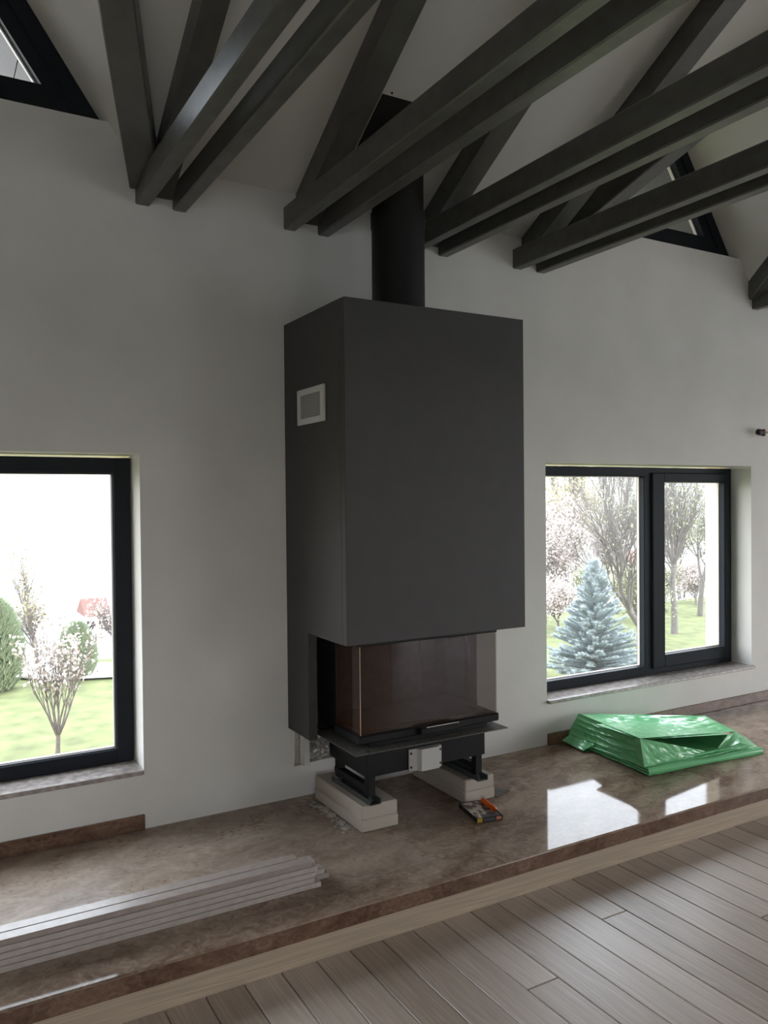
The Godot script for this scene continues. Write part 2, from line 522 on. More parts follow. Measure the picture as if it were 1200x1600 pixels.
func build_floor() -> void:
	var fl := new_st()
	bbox(fl, Vector3(XL, -0.12, 0), Vector3(XR, -0.016, ZF), 0.0)
	var floor_ := single("floor", fl, M.gasket, "greyish oak plank floor in front of the marble platform", "", "structure")
	var rng := RandomNumberGenerator.new()
	rng.seed = 5
	var pitch := 0.1312
	var x := 0.169 - pitch * 17
	var zs := PLAT_Z - 0.06
	var k := 0
	while x < 4.6:
		var cuts := [zs]
		var first: float = rng.randf_range(0.35, 1.9)
		if abs(x - 0.169) < 0.01: first = 1.569 - zs
		if abs(x - 0.694) < 0.012: first = 1.372 - zs
		var z := zs + first
		while z < ZF - 0.3:
			cuts.append(z)
			z += 1.9
		cuts.append(ZF)
		for j in cuts.size() - 1:
			plank(x, x + pitch, cuts[j], cuts[j + 1], floor_, M["plank%d" % (rng.randi() % 6)])
		x += pitch
		k += 1
	for r in [[XL, 0.169 - pitch * 17], [x, XR]]:
		var w := new_st()
		bbox(w, Vector3(r[0], -0.015, zs), Vector3(r[1], 0, ZF), 0.002)
		part("far_planks", w, M.plank1, floor_)

	# raised marble platform: slab on a boarded riser. Colour and dust are laid out in metres on the slab.
	var NX := 2048
	var NZ := 400
	var X0 := -2.0
	var X1 := 4.2
	var col := Image.create(NX, NZ, false, Image.FORMAT_RGB8)
	var rgh := Image.create(NX, NZ, false, Image.FORMAT_RGB8)
	var dn := noise_of(35, 2.4, 4)
	var df := noise_of(36, 30.0, 3)
	for j in NZ:
		var zz := PLAT_Z * (j + 0.5) / NZ
		for i in NX:
			var xx := X0 + (X1 - X0) * (i + 0.5) / NX
			var c := marble(xx, zz)
			var d: float = 0.5 + 0.7 * dn.get_noise_2d(xx, zz) + 0.6 * df.get_noise_2d(xx, zz)
			# plaster dust swept about to the left of the stove and in front of it
			var left: float = smoothstep(0.75, 0.05, xx + 0.25 * dn.get_noise_2d(xx * 2.0, zz * 2.0 + 7.0)) * smoothstep(1.04, 0.9, zz + 0.05 * dn.get_noise_2d(xx * 3.0 + 4.0, zz))
			var dust: float = clamp(left * (0.62 + 0.4 * d) + 0.1 * d, 0.0, 1.0)
			c = c.lerp(Color(0.72, 0.69, 0.66), dust * 0.3)
			col.set_pixel(i, j, c)
			var r: float = clamp(0.055 + 0.33 * dust, 0.0, 1.0)
			rgh.set_pixel(i, j, Color(r, r, r))
	var mm := mat(Color.WHITE, 1.0)
	mm.albedo_texture = ImageTexture.create_from_image(col)
	mm.roughness_texture = ImageTexture.create_from_image(rgh)
	mm.roughness_texture_channel = BaseMaterial3D.TEXTURE_CHANNEL_RED
	mm.metallic_specular = 0.27
	# the same stone for edges, skirtings and sills
	var S := 512
	var ci := Image.create(S, S, false, Image.FORMAT_RGB8)
	for j in S:
		for i in S:
			# mirrored so that it repeats without a seam
			var u: float = abs(i - S * 0.5) / S * 1.6
			var v: float = abs(j - S * 0.5) / S * 1.6
			ci.set_pixel(i, j, marble(u + 3.1, v + 2.2))
	var ms := mat(Color(0.80, 0.74, 0.71), 0.2)
	ms.albedo_texture = ImageTexture.create_from_image(ci)
	ms.uv1_triplanar = true
	ms.uv1_world_triplanar = true
	ms.uv1_scale = Vector3.ONE * 0.9
	M.stone = ms
	var sl := grainy(Color(0.70, 0.66, 0.635), 0.14, 25, 0.04, 0.3, 2.0)
	sl.metallic_specular = 0.8
	M.sill = sl
	var root := thing("platform", "polished brown marble platform raised along the window wall", "", Vector3.ZERO, "", "structure")
	var edge := 0.0
	var st := new_st()
	var f := 0.006     # rounded nose
	var prof := [[0.0, 0.0], [PLAT_Z - f, 0.0], [PLAT_Z - f * 0.3, -f * 0.3], [PLAT_Z, -f]]
	for a in prof.size() - 1:
		var p: Array = prof[a]
		var q: Array = prof[a + 1]
		var n := Vector3(0, q[0] - p[0], p[1] - q[1])
		for t in [[X0, p, 0], [X1, p, 1], [X1, q, 1], [X0, p, 0], [X1, q, 1], [X0, q, 0]]:
			st.set_normal(n.normalized())
			st.set_uv(Vector2(t[2], t[1][0] / PLAT_Z))
			st.add_vertex(Vector3(t[0], PLAT_Y + t[1][1], t[1][0]))
	part("slab_top", st, mm, root)
	st = new_st()
	bbox(st, Vector3(X0, PLAT_Y - 0.062, 0), Vector3(X1, PLAT_Y - f, PLAT_Z), 0.0)
	part("slab_edge", st, ms, root)
	for r in [[XL, X0], [X1, XR]]:
		st = new_st()
		bbox(st, Vector3(r[0], PLAT_Y - 0.062, 0), Vector3(r[1], PLAT_Y, PLAT_Z), 0.002)
		part("slab", st, ms, root)
	# riser boards under the slab
	var xs := [XL, -1.65, 4.1, XR]
	for i in xs.size() - 1:
		part("riser_board", box_of(Vector3(xs[i] + 0.0008, -0.01, PLAT_Z - 0.045), Vector3(xs[i + 1] - 0.0008, PLAT_Y - 0.0625, PLAT_Z - 0.02), 0.001), M.riser, root)
	# skirtings
	single("baseboard_left", box_of(Vector3(XL, PLAT_Y + 0.001, 0.0), Vector3(WL[1], 0.225, 0.014), 0.002), ms, "brown marble skirting under the left window", "", "structure")
	single("baseboard_right", box_of(Vector3(WR[0], PLAT_Y + 0.001, 0.0), Vector3(XR, 0.225, 0.014), 0.002), ms, "brown marble skirting under the right window", "", "structure")

func ring_frame(st: SurfaceTool, x0: float, x1: float, y0: float, y1: float, wl: float, wr: float, wb: float, wt: float, z0: float, z1: float, bev := 0.004) -> void:
	bbox(st, Vector3(x0, y0, z0), Vector3(x0 + wl, y1, z1), bev)
	bbox(st, Vector3(x1 - wr, y0, z0), Vector3(x1, y1, z1), bev)
	bbox(st, Vector3(x0 + wl - bev, y0, z0), Vector3(x1 - wr + bev, y0 + wb, z1), bev)
	bbox(st, Vector3(x0 + wl - bev, y1 - wt, z0), Vector3(x1 - wr + bev, y1, z1), bev)

func beads(st: SurfaceTool, x0: float, x1: float, y0: float, y1: float, z0: float, z1: float, w := 0.006) -> void:
	ring_frame(st, x0, x1, y0, y1, w, w, w, w, z0, z1, 0.001)

func build_windows() -> void:
	# left: one fixed pane seen, the frame runs on out of view
	var w1 := thing("window_1", "large dark framed window showing the lawn and flowering shrub", "", Vector3.ZERO, "", "structure")
	var st := new_st()
	ring_frame(st, WL[0], WL[1] - 0.006, WL[2], WL[3] - 0.012, 0.075, 0.075, 0.062, 0.07, FZ - 0.07, FZ)
	bbox(st, Vector3(-1.66, WL[2] + 0.05, FZ - 0.07), Vector3(-1.58, WL[3] - 0.07, FZ), 0.004)
	part("window_frame", st, M.frame, w1)
	for q in [[WL[0] + 0.075, -1.66], [-1.58, WL[1] - 0.081]]:
		part("pane", box_of(Vector3(q[0], WL[2] + 0.06, FZ - 0.037), Vector3(q[1], WL[3] - 0.08, FZ - 0.033), 0.0), M.glass, w1)
		st = new_st()
		beads(st, q[0] - 0.001, q[1] + 0.001, WL[2] + 0.061, WL[3] - 0.081, FZ - 0.06, FZ - 0.04)
		part("glazing_bead", st, M.bead, w1)
		st = new_st()
		beads(st, q[0] - 0.001, q[1] + 0.001, WL[2] + 0.061, WL[3] - 0.081, FZ - 0.032, FZ - 0.012, 0.005)
		part("gasket", st, M.gasket, w1)
	part("window_sill", box_of(Vector3(WL[0], WL[2] - 0.02, FZ - 0.03), Vector3(WL[1] - 0.001, WL[2], 0.012), 0.003), M.sill, w1)
	# right: fixed pane and a casement
	var w2 := thing("window_2", "dark two part window showing the blue spruce and bare trees", "", Vector3.ZERO, "", "structure")
	var y0: float = WR[2]
	var y1: float = WR[3] - 0.013
	st = new_st()
	ring_frame(st, WR[0], WR[1] - 0.005, y0, y1, 0.07, 0.07, 0.062, 0.06, FZ - 0.07, FZ)
	bbox(st, Vector3(2.61, y0 + 0.05, FZ - 0.07), Vector3(2.70, y1 - 0.05, FZ), 0.004)
	part("window_frame", st, M.frame, w2)
	part("pane", box_of(Vector3(WR[0] + 0.07, y0 + 0.06, FZ - 0.037), Vector3(2.61, y1 - 0.06, FZ - 0.033), 0.0), M.glass, w2)
	st = new_st()
	beads(st, WR[0] + 0.069, 2.611, y0 + 0.061, y1 - 0.059, FZ - 0.06, FZ - 0.04)
	part("glazing_bead", st, M.bead, w2)
	st = new_st()
	ring_frame(st, 2.672, WR[1] - 0.045, y0 + 0.04, y1 - 0.035, 0.118, 0.055, 0.082, 0.062, FZ - 0.055, FZ + 0.018, 0.006)
	var sash := part("casement", st, M.frame, w2)
	part("pane", box_of(Vector3(2.79, y0 + 0.122, FZ - 0.027), Vector3(WR[1] - 0.1, y1 - 0.097, FZ - 0.023), 0.0), M.glass, sash)
	st = new_st()
	beads(st, 2.789, WR[1] - 0.099, y0 + 0.121, y1 - 0.096, FZ - 0.05, FZ - 0.03)
	part("glazing_bead", st, M.bead, sash)
	part("window_sill", box_of(Vector3(WR[0] - 0.001, y0 - 0.02, FZ - 0.03), Vector3(WR[1] + 0.012, y0, 0.024), 0.005), M.sill, w2)
	# triangular dormer windows, set back 7 cm
	for i in 2:
		var d := dormer(i)
		var w := thing("window_%d" % (i + 3), "dark triangular window high under the %s dormer" % ["left", "right"][i], "", Vector3(d.xc, TRI_Y, 0), "", "structure")
		var T := func(off: float) -> PackedVector2Array:
			# triangle moved inwards by off
			var h: float = d.half - off * sqrt(1.0 + DK * DK) / DK - off / DK
			return PackedVector2Array([Vector2(-h, off), Vector2(h, off), Vector2(0, off + h * DK)])
		var ringst := func(s: SurfaceTool, o0: float, o1: float, z0: float, z1: float) -> void:
			var A: PackedVector2Array = T.call(o0)
			var B: PackedVector2Array = T.call(o1)
			for k in 3:
				var k2 := (k + 1) % 3
				prism(s, PackedVector2Array([A[k], A[k2], B[k2], B[k]]), Vector3(0, 0, z0), Vector3.RIGHT, Vector3.UP, Vector3(0, 0, z1 - z0))
		st = new_st()
		ringst.call(st, 0.0, 0.07, -0.14, -0.07)
		part("window_frame", st, M.frame, w)
		st = new_st()
		ringst.call(st, 0.068, 0.135, -0.16, -0.085)
		part("sash", st, M.frame, w)
		st = new_st()
		ringst.call(st, 0.134, 0.143, -0.15, -0.13)
		part("glazing_bead", st, M.bead, w)
		st = new_st()
		prism(st, T.call(0.13), Vector3(0, 0, -0.128), Vector3.RIGHT, Vector3.UP, Vector3(0, 0, 0.004))
		part("pane", st, M.glass, w)
	# glazing in the openings behind the camera, which light the room
	var w5 := thing("window_5", "wide glazed doors in the wall behind the camera", "", Vector3.ZERO, "", "structure")
	st = new_st()
	ring_frame(st, W5[0], W5[1], W5[2], W5[3], 0.08, 0.08, 0.08, 0.08, ZF + 0.1, ZF + 0.17)
	bbox(st, Vector3(4.45, 0.05, ZF + 0.1), Vector3(4.55, 2.25, ZF + 0.17))
	part("window_frame", st, M.frame, w5)
	part("pane", box_of(Vector3(W5[0] + 0.05, 0.06, ZF + 0.13), Vector3(W5[1] - 0.05, 2.26, ZF + 0.134), 0.0), M.glass, w5)
	var w6 := thing("window_7", "dark framed window behind the camera", "", Vector3.ZERO, "", "structure")
	st = new_st()
	ring_frame(st, W7[0], W7[1], W7[2], W7[3], 0.07, 0.07, 0.07, 0.07, ZF + 0.1, ZF + 0.17)
	part("window_frame", st, M.frame, w6)
	part("pane", box_of(Vector3(W7[0] + 0.05, W7[2] + 0.05, ZF + 0.13), Vector3(W7[1] - 0.05, W7[3] - 0.05, ZF + 0.134), 0.0), M.glass, w6)
	var w7 := thing("window_6", "wide glazed doors in the right end wall", "", Vector3.ZERO, "", "structure")
	st = new_st()
	for z in [1.4, 2.6, 3.9, 5.12]: bbox(st, Vector3(XR + 0.1, 0.02, z), Vector3(XR + 0.17, 2.35, z + 0.08))
	bbox(st, Vector3(XR + 0.1, 0.02, 1.4), Vector3(XR + 0.17, 0.1, 5.2))
	bbox(st, Vector3(XR + 0.1, 2.27, 1.4), Vector3(XR + 0.17, 2.35, 5.2))
	part("window_frame", st, M.frame, w7)
	part("pane", box_of(Vector3(XR + 0.13, 0.06, 1.45), Vector3(XR + 0.134, 2.3, 5.15), 0.0), M.glass, w7)

func build_trusses() -> void:
	var spots := [[-0.69, -0.527, "first dark roof truss, nearest the left window, crossing the top left"],
		[0.0066, 0.187, "second dark roof truss passing just left of the black flue pipe"],
		[0.715, 0.8947, "third dark roof truss passing right behind the black flue pipe"],
		[1.3996, 1.5707, "fourth dark roof truss just left of the right dormer"],
		[3.51, 3.69, "dark roof truss end at the right edge beyond the right dormer"]]
	var bw := 0.063
	for s in spots:
		var root := thing("roof_truss", s[2], "roof truss", Vector3(s[0], 0, 0), "dark painted roof trusses")
		for x in [0.0, s[1] - s[0]]:
			var st := new_st()
			bbox(st, Vector3(x, 2.9, -0.06), Vector3(x + bw, 3.0095, ZF + 0.06), 0.006)
			part("tie_beam", st, M.beam, root)
		var xm: float = (s[1] - s[0] + bw) * 0.5
		var wd: float = s[1] - s[0] - bw - 0.004
		var dep := 0.118
		for side in [0, 1]:
			var st := new_st()
			var up := Vector2(-SLOPE, 1.0).normalized()
			var y0 := EAVE - dep * sqrt(1.0 + SLOPE * SLOPE)
			# side profile in (z, y)
			var zr := RIDGE_Z
			var poly := PackedVector2Array([Vector2(-0.04, y0 - 0.04 * SLOPE), Vector2(zr, y0 + zr * SLOPE), Vector2(zr, EAVE + zr * SLOPE + 0.01), Vector2(-0.04, EAVE - 0.04 * SLOPE + 0.01)])
			if side == 1:
				for k in 4: poly[k].x = 2.0 * RIDGE_Z - poly[k].x
			prism(st, poly, Vector3(xm - wd * 0.5, 0, 0), Vector3.BACK, Vector3.UP, Vector3(wd, 0, 0))
			part("rafter", st, M.beam, root)
	# valley rafters where the dormers meet the main slope
	for i in 2:
		var d := dormer(i)
		for s in [-1.0, 1.0]:
			var a := Vector3(d.xc + s * (d.e + 0.055), EAVE, 0)
			var b := Vector3(d.xc + s * 0.055, d.top, d.zv)
			var f := (b - a).normalized()
			var side := f.cross(Vector3.UP).normalized()
			var dn := -side.cross(f).normalized()
			if dn.y > 0.0: dn = -dn
			var st := new_st()
			beam(st, dn * 0.125 - f * 0.03, (b - a) + dn * 0.125, side, 0.125, 0.125, 0.006)
			single("valley_rafter", st, M.beam, "dark valley rafter rising along the %s side of the %s dormer" % ["left" if s < 0 else "right", ["left", "right"][i]], "rafter", "", a, "valley rafters of the dormers")

func build_hood() -> void:
	var W := 0.947
	var D := 0.633
	var yt := 2.44
	var yb := 0.993
	var yl := 0.503
	var s := 0.244
	var t := 0.042
	var root := thing("fireplace_hood", "tall charcoal plastered fireplace hood hanging on the wall", "fireplace hood", Vector3.ZERO)
	part("front_panel", box_of(Vector3(0.0, yb, D - t), Vector3(W, yt, D), 0.0025), M.hood, root)
	for x in [0.0, W - t]:
		var st := new_st()
		prism(st, PackedVector2Array([Vector2(0.002, yl), Vector2(s, yl), Vector2(s, yb), Vector2(D - t, yb), Vector2(D - t, yt), Vector2(0.002, yt)]), Vector3(x, 0, 0), Vector3.BACK, Vector3.UP, Vector3(t, 0, 0))
		part("side_panel", st, M.hood, root)
	var st := new_st()
	prism(st, rect(t, 0.004, W - t, D - t), Vector3(0, yt - 0.02, 0), Vector3.RIGHT, Vector3.BACK, Vector3(0, 0.0195, 0))
	part("top_panel", st, M.hood, root)
	# vent grille on the left side
	var g := thing("vent_grille", "small white framed vent grille on the hood's left side", "vent", Vector3(0, 2.024, 0.315))
	st = new_st()
	for q in [[-0.08, 0.08, 0.105, 0.14], [-0.08, 0.08, -0.14, -0.108]]:
		bbox(st, Vector3(-0.012, q[0], q[2]), Vector3(-0.0005, q[1], q[3]), 0.002)
	for q in [[0.052, 0.08], [-0.08, -0.053]]:
		bbox(st, Vector3(-0.012, q[0], -0.11), Vector3(-0.0005, q[1], 0.107), 0.002)
	part("frame", st, M.white_plastic, g)
	part("back_plate", box_of(Vector3(-0.004, -0.053, -0.108), Vector3(-0.0008, 0.052, 0.105), 0.0), M.scrap, g)
	for k in 26:
		var z := -0.104 + k * 0.0082
		part("mesh_bar", box_of(Vector3(-0.0085, -0.0525, z), Vector3(-0.0045, 0.0515, z + 0.0056), 0.0), M.grille, g)
	# flue pipe with collar, joint and black ceiling plate
	var fp := thing("flue_pipe", "thick black flue pipe rising from the hood to the ceiling", "flue pipe", Vector3(0.452, yt, 0.32))
	var cy := ceil_y(0.32) - yt
	st = new_st()
	tube(st, [Vector3(0, 0.0, 0), Vector3(0, 0.50, 0)], [0.125, 0.125], 48, true)
	part("lower_pipe", st, M.pipe, fp)
	st = new_st()
	tube(st, [Vector3(0, 0.435, 0), Vector3(0, 0.44, 0), Vector3(0, 0.455, 0), Vector3(0, 0.49, 0), Vector3(0, 0.505, 0), Vector3(0, 0.51, 0)], [0.1255, 0.129, 0.1285, 0.1285, 0.129, 0.122], 48, false)
	part("joint_band", st, M.pipe, fp)
	st = new_st()
	tube(st, [Vector3(0, 0.50, 0), Vector3(0, cy + 0.12, 0)], [0.1225, 0.1225], 48, true)
	part("upper_pipe", st, M.pipe, fp)
	st = new_st()
	tube(st, [Vector3(0, 0.001, 0), Vector3(0, 0.018, 0)], [0.15, 0.14], 48, true)
	part("collar", st, M.pipe, fp)
	var f := Vector3(0, SLOPE, 1).normalized()
	var up := Vector3(0, 1, -SLOPE).normalized()
	st = new_st()
	bbox(st, Vector3(-0.2, -0.004, -0.24), Vector3(0.2, -0.001, 0.235), 0.0, Transform3D(Basis(Vector3.RIGHT, up, f), Vector3(0.005, cy, 0)))
	part("ceiling_plate", st, M.pipe, fp)
	for k in [-0.155, 0.155]:
		st = new_st()
		tube(st, [Vector3(k, cy + 0.25 * f.y, 0.25 * f.z), Vector3(k, cy + 0.25 * f.y, 0.25 * f.z) - up * 0.006], [0.005, 0.004], 8)
		part("screw", st, M.black_steel, fp)

func build_stove() -> void:
	var x0 := 0.112
	var x1 := 0.852
	var zf := 0.53
	var zb := 0.1
	var yg := 0.578
	var ytop := 0.963
	var r := thing("fireplace_insert", "black steel fireplace insert with brownish corner glass", "fireplace", Vector3(0.48, 0.262, 0.3))
	var o := -r.position
	var st := new_st()
	# carcass: back, roof and short steel side walls behind the side panes
	bbox(st, Vector3(x0, 0.5, zb), Vector3(x1, 1.15, zb + 0.03), 0.002, Transform3D(Basis.IDENTITY, o))
	bbox(st, Vector3(x0, 0.55, zb + 0.028), Vector3(x0 + 0.02, 1.15, 0.3), 0.002, Transform3D(Basis.IDENTITY, o))
	bbox(st, Vector3(x1 - 0.02, 0.55, zb + 0.028), Vector3(x1, 1.15, 0.3), 0.002, Transform3D(Basis.IDENTITY, o))
	bbox(st, Vector3(x0, 1.15, zb), Vector3(x1, 1.17, zf), 0.002, Transform3D(Basis.IDENTITY, o))
	part("carcass", st, M.black_steel, r)
	st = new_st()
	bbox(st, Vector3(x0 - 0.004, ytop, 0.302), Vector3(x1 + 0.004, 1.148, zf + 0.004), 0.003, Transform3D(Basis.IDENTITY, o))
	part("glass_hood", st, M.black_steel, r)
	# smoke baffle slanting inside
	st = new_st()
	beam(st, Vector3(0.2, 0.97, 0.33) + o, Vector3(0.79, 0.97, 0.33) + o, Vector3(0, 0.2, 1).normalized(), 0.3, 0.012, 0.0)
	part("baffle", st, M.black_steel, r)
	# refractory lining: back and side tiles
	for k in 4:
		st = new_st()
		var w := (x1 - x0 - 0.05) / 4.0
		bbox(st, Vector3(x0 + 0.025 + k * w, 0.585, zb + 0.031), Vector3(x0 + 0.025 + (k + 1) * w - 0.003, 0.97, zb + 0.061), 0.002, Transform3D(Basis.IDENTITY, o))
		part("lining_tile", st, M.firebrick, r)
	st = new_st()
	bbox(st, Vector3(x0 + 0.03, 0.5805, zb + 0.062), Vector3(x1 - 0.03, 0.592, zf - 0.04), 0.002, Transform3D(Basis.IDENTITY, o))
	part("hearth_plate", st, M.firebrick, r)
	st = new_st()
	bbox(st, Vector3(0.735, 0.5795, 0.40), Vector3(0.745, 0.5835, 0.48), 0.001, Transform3D(Basis.IDENTITY, o + Vector3(0.035, 0.009, 0.0)))
	part("hearth_clip", st, M.chrome, r)
	# glass: front pane and two side panes meeting at bright edges
	st = new_st()
	bbox(st, Vector3(x0, yg, zf - 0.004), Vector3(x1, ytop, zf), 0.0, Transform3D(Basis.IDENTITY, o))
	var gp := part("front_glass", st, M.stove_glass, r)
	for x in [x0, x1 - 0.004]:
		st = new_st()
		bbox(st, Vector3(x, yg, 0.302), Vector3(x + 0.004, ytop, zf - 0.005), 0.0, Transform3D(Basis.IDENTITY, o))
		part("side_glass", st, M.stove_glass, r)
		st = new_st()
		bbox(st, Vector3(x + (0.0 if x < 0.4 else 0.001), yg, zf + 0.0005), Vector3(x + (0.003 if x < 0.4 else 0.004), ytop, zf + 0.002), 0.0, Transform3D(Basis.IDENTITY, o))
		part("glass_edge", st, M.glass_edge, r)
	# door ledge round the glass foot with a handle bar
	st = new_st()
	bbox(st, Vector3(x0 - 0.012, 0.54, 0.302), Vector3(x1 + 0.008, yg, zf + 0.012), 0.006, Transform3D(Basis.IDENTITY, o))
	part("ledge", st, M.black_steel, r)
	st = new_st()
	bbox(st, Vector3(0.40, 0.545, zf + 0.012), Vector3(0.605, 0.575, zf + 0.04), 0.004, Transform3D(Basis.IDENTITY, o))
	var hd := part("handle", st, M.black_steel, r)
	st = new_st()
	bbox(st, Vector3(0.43, 0.575, zf + 0.03), Vector3(0.605, 0.579, zf + 0.041), 0.001, Transform3D(Basis.IDENTITY, o))
	part("handle_trim", st, M.chrome, hd)
	# dusty flange plate
	st = new_st()
	bbox(st, Vector3(0.056, 0.513, 0.17), Vector3(0.873, 0.517, 0.592), 0.001, Transform3D(Basis.IDENTITY, o))
	var fl := part("flange_plate", st, M.dusty_steel, r)
	for q in [Vector3(0.85, 0.518, 0.46), Vector3(0.13, 0.518, 0.57)]:
		st = new_st()
		tube(st, [q + o, q + o + Vector3(0, 0.002, 0)], [0.006, 0.006], 10)
		part("bolt_hole", st, M.gasket, fl)
	st = new_st()
	bbox(st, Vector3(0.16, 0.517, 0.2), Vector3(0.80, 0.541, 0.525), 0.002, Transform3D(Basis.IDENTITY, o))
	part("neck", st, M.black_steel, r)
	# body below the flange, with folded lugs
	st = new_st()
	bbox(st, Vector3(0.142, 0.388, 0.16), Vector3(0.782, 0.513, zf), 0.003, Transform3D(Basis.IDENTITY, o))
	var body := part("air_box", st, M.black_steel, r)
	for q in [[0.125, 0.145, 0.27], [0.778, 0.797, zf - 0.02], [0.125, 0.145, zf - 0.02]]:
		st = new_st()
		bbox(st, Vector3(q[0], 0.488, q[2] - 0.03), Vector3(q[1], 0.513, q[2] + 0.015), 0.003, Transform3D(Basis.IDENTITY, o))
		part("lug", st, M.black_steel, body)
	# light grey control box on a bracket with four screws
	st = new_st()
	prism(st, PackedVector2Array([Vector2(0.355, zf), Vector2(0.52, zf), Vector2(0.52, zf + 0.02), Vector2(0.50, zf + 0.02), Vector2(0.50, zf + 0.034), Vector2(0.405, zf + 0.034), Vector2(0.393, zf + 0.012), Vector2(0.355, zf + 0.008)]), o + Vector3(0, 0.382, 0), Vector3.RIGHT, Vector3.BACK, Vector3(0, 0.098, 0))
	var cb := part("control_box", st, M.control, r)
	meta(cb, "light grey control box on the front of the insert")
	for q in [[0.364, 0.40, 0.009], [0.364, 0.462, 0.009], [0.512, 0.40, 0.021], [0.512, 0.462, 0.021]]:
		st = new_st()
		var c := Vector3(q[0], q[1], zf + q[2]) + o
		tube(st, [c, c + Vector3(0, 0, 0.003)], [0.0055, 0.005], 10)
		part("screw", st, M.black_plastic, cb)
	# legs: angle rails along the depth with upright posts and levelling feet
	for x in [0.172, 0.752]:
		st = new_st()
		var sgn := 1.0 if x < 0.4 else -1.0
		bbox(st, Vector3(x - 0.028, 0.2735, 0.18), Vector3(x + 0.028, 0.2775, 0.555), 0.0008, Transform3D(Basis.IDENTITY, o))
		bbox(st, Vector3(x - 0.028, 0.2735, 0.18), Vector3(x - 0.024, 0.297, 0.555), 0.0008, Transform3D(Basis.IDENTITY, o))
		bbox(st, Vector3(x + 0.024, 0.2735, 0.18), Vector3(x + 0.028, 0.297, 0.555), 0.0008, Transform3D(Basis.IDENTITY, o))
		part("rail", st, M.galv, r)
		st = new_st()
		bbox(st, Vector3(x - 0.02, 0.32, 0.19), Vector3(x + 0.016, 0.345, 0.51), 0.002, Transform3D(Basis.IDENTITY, o))
		part("cross_bar", st, M.black_steel, r)
		for z in [0.21, 0.5]:
			st = new_st()
			bbox(st, Vector3(x - 0.018, 0.30, z - 0.016), Vector3(x + 0.018, 0.392, z + 0.022), 0.002, Transform3D(Basis.IDENTITY, o))
			var leg := part("leg", st, M.black_steel, r)
			st = new_st()
			var c := Vector3(x, 0.2775, z + 0.004) + o
			tube(st, [c, c + Vector3(0, 0.006, 0), c + Vector3(0, 0.008, 0), c + Vector3(0, 0.024, 0)], [0.017, 0.017, 0.008, 0.008], 12)
			part("foot", st, M.galv, leg)
	# foam blocks carrying the legs: two layers each
	for q in [[0.108, 0.29, 0.065, 0.545, "white foam block under the left legs of the insert"], [0.682, 0.856, 0.03, 0.505, "white foam block under the right legs of the insert"]]:
		var fb := thing("foam_block", q[4], "block", Vector3((q[0] + q[1]) * 0.5, PLAT_Y, (q[2] + q[3]) * 0.5), "foam blocks under the insert")
		var hx: float = (q[1] - q[0]) * 0.5
		var hz: float = (q[3] - q[2]) * 0.5
		part("layer", box_of(Vector3(-hx, 0.001, -hz), Vector3(hx + 0.002, 0.054, hz), 0.005), M.foam, fb)
		part("layer", box_of(Vector3(-hx + 0.001, 0.054, -hz + 0.004), Vector3(hx - 0.001, 0.115, hz - 0.002), 0.005), M.foam, fb)

func build_battens() -> void:
	var h := 0.0208
	var rng := RandomNumberGenerator.new()
	rng.seed = 9
	var names := ["bottom", "second lowest", "middle", "second highest", "top"]
	for k in 5:
		for c in 2:
			var z0: float = [0.787, 0.8375][c]
			var dz: float = rng.randf_range(-0.0005, 0.0005)
			var xe: float = -0.25 + (-0.015 * k if c == 1 else 0.0) + rng.randf_range(-0.008, 0.008)
			if c == 0: xe = [-0.19, -0.21, -0.26, -0.25, -0.318][k]
			if c == 1: xe = [-0.248, -0.275, -0.27, -0.262, -0.285][k]
			var st := new_st()
			var tilt := Transform3D(Basis(Vector3.UP, rng.randf_range(-0.0006, 0.0006)), Vector3(xe - 1.0, PLAT_Y + 0.0005 + k * h, z0 + 0.0245 + dz))
			bbox(st, Vector3(-1.0, 0.0003, -0.0245), Vector3(1.0, h - 0.0012, 0.0245), 0.0022)
			# shallow groove line along the front edge
			var o := single("batten", st, M["batten%d" % (rng.randi() % 3)], "white wooden batten, %s of the %s column of the stack" % [names[k], ["rear", "front"][c]], "batten", "", Vector3.ZERO, "white battens stacked on the platform")
			o.transform = tilt

# a patch between four corners, crumpled along its normal and still at its rim
func crumple(st: SurfaceTool, a: Vector3, b: Vector3, c: Vector3, d: Vector3, nu: int, nv: int, amp: float, freq: float, seed_: int, folds := 0.0, waves := 0.0, bulge := 0.0, along_v := false) -> void:
	var n1 := noise_of(seed_, freq, 3, FastNoiseLite.TYPE_SIMPLEX_SMOOTH)
	n1.fractal_type = FastNoiseLite.FRACTAL_RIDGED
	var nrm := -(b - a).cross(d - a).normalized()
	grid(st, func(u: float, v: float) -> Vector3:
		var p := a.lerp(b, u).lerp(d.lerp(c, u), v)
		var m: float = min(1.0, 10.0 * min(min(u, 1.0 - u), min(v, 1.0 - v)))
		var w := u if not along_v else v
		var f: float = folds * (pow(abs(sin(PI * waves * (w + 0.08 * n1.get_noise_2d(u, v)))), 0.6) - 0.4)
		var e: float = amp * n1.get_noise_2d(u * (b - a).length() * 10.0, v * (d - a).length() * 10.0)
		return p + nrm * m * (e + f + bulge * sin(PI * u) * sin(PI * v)), nu, nv)

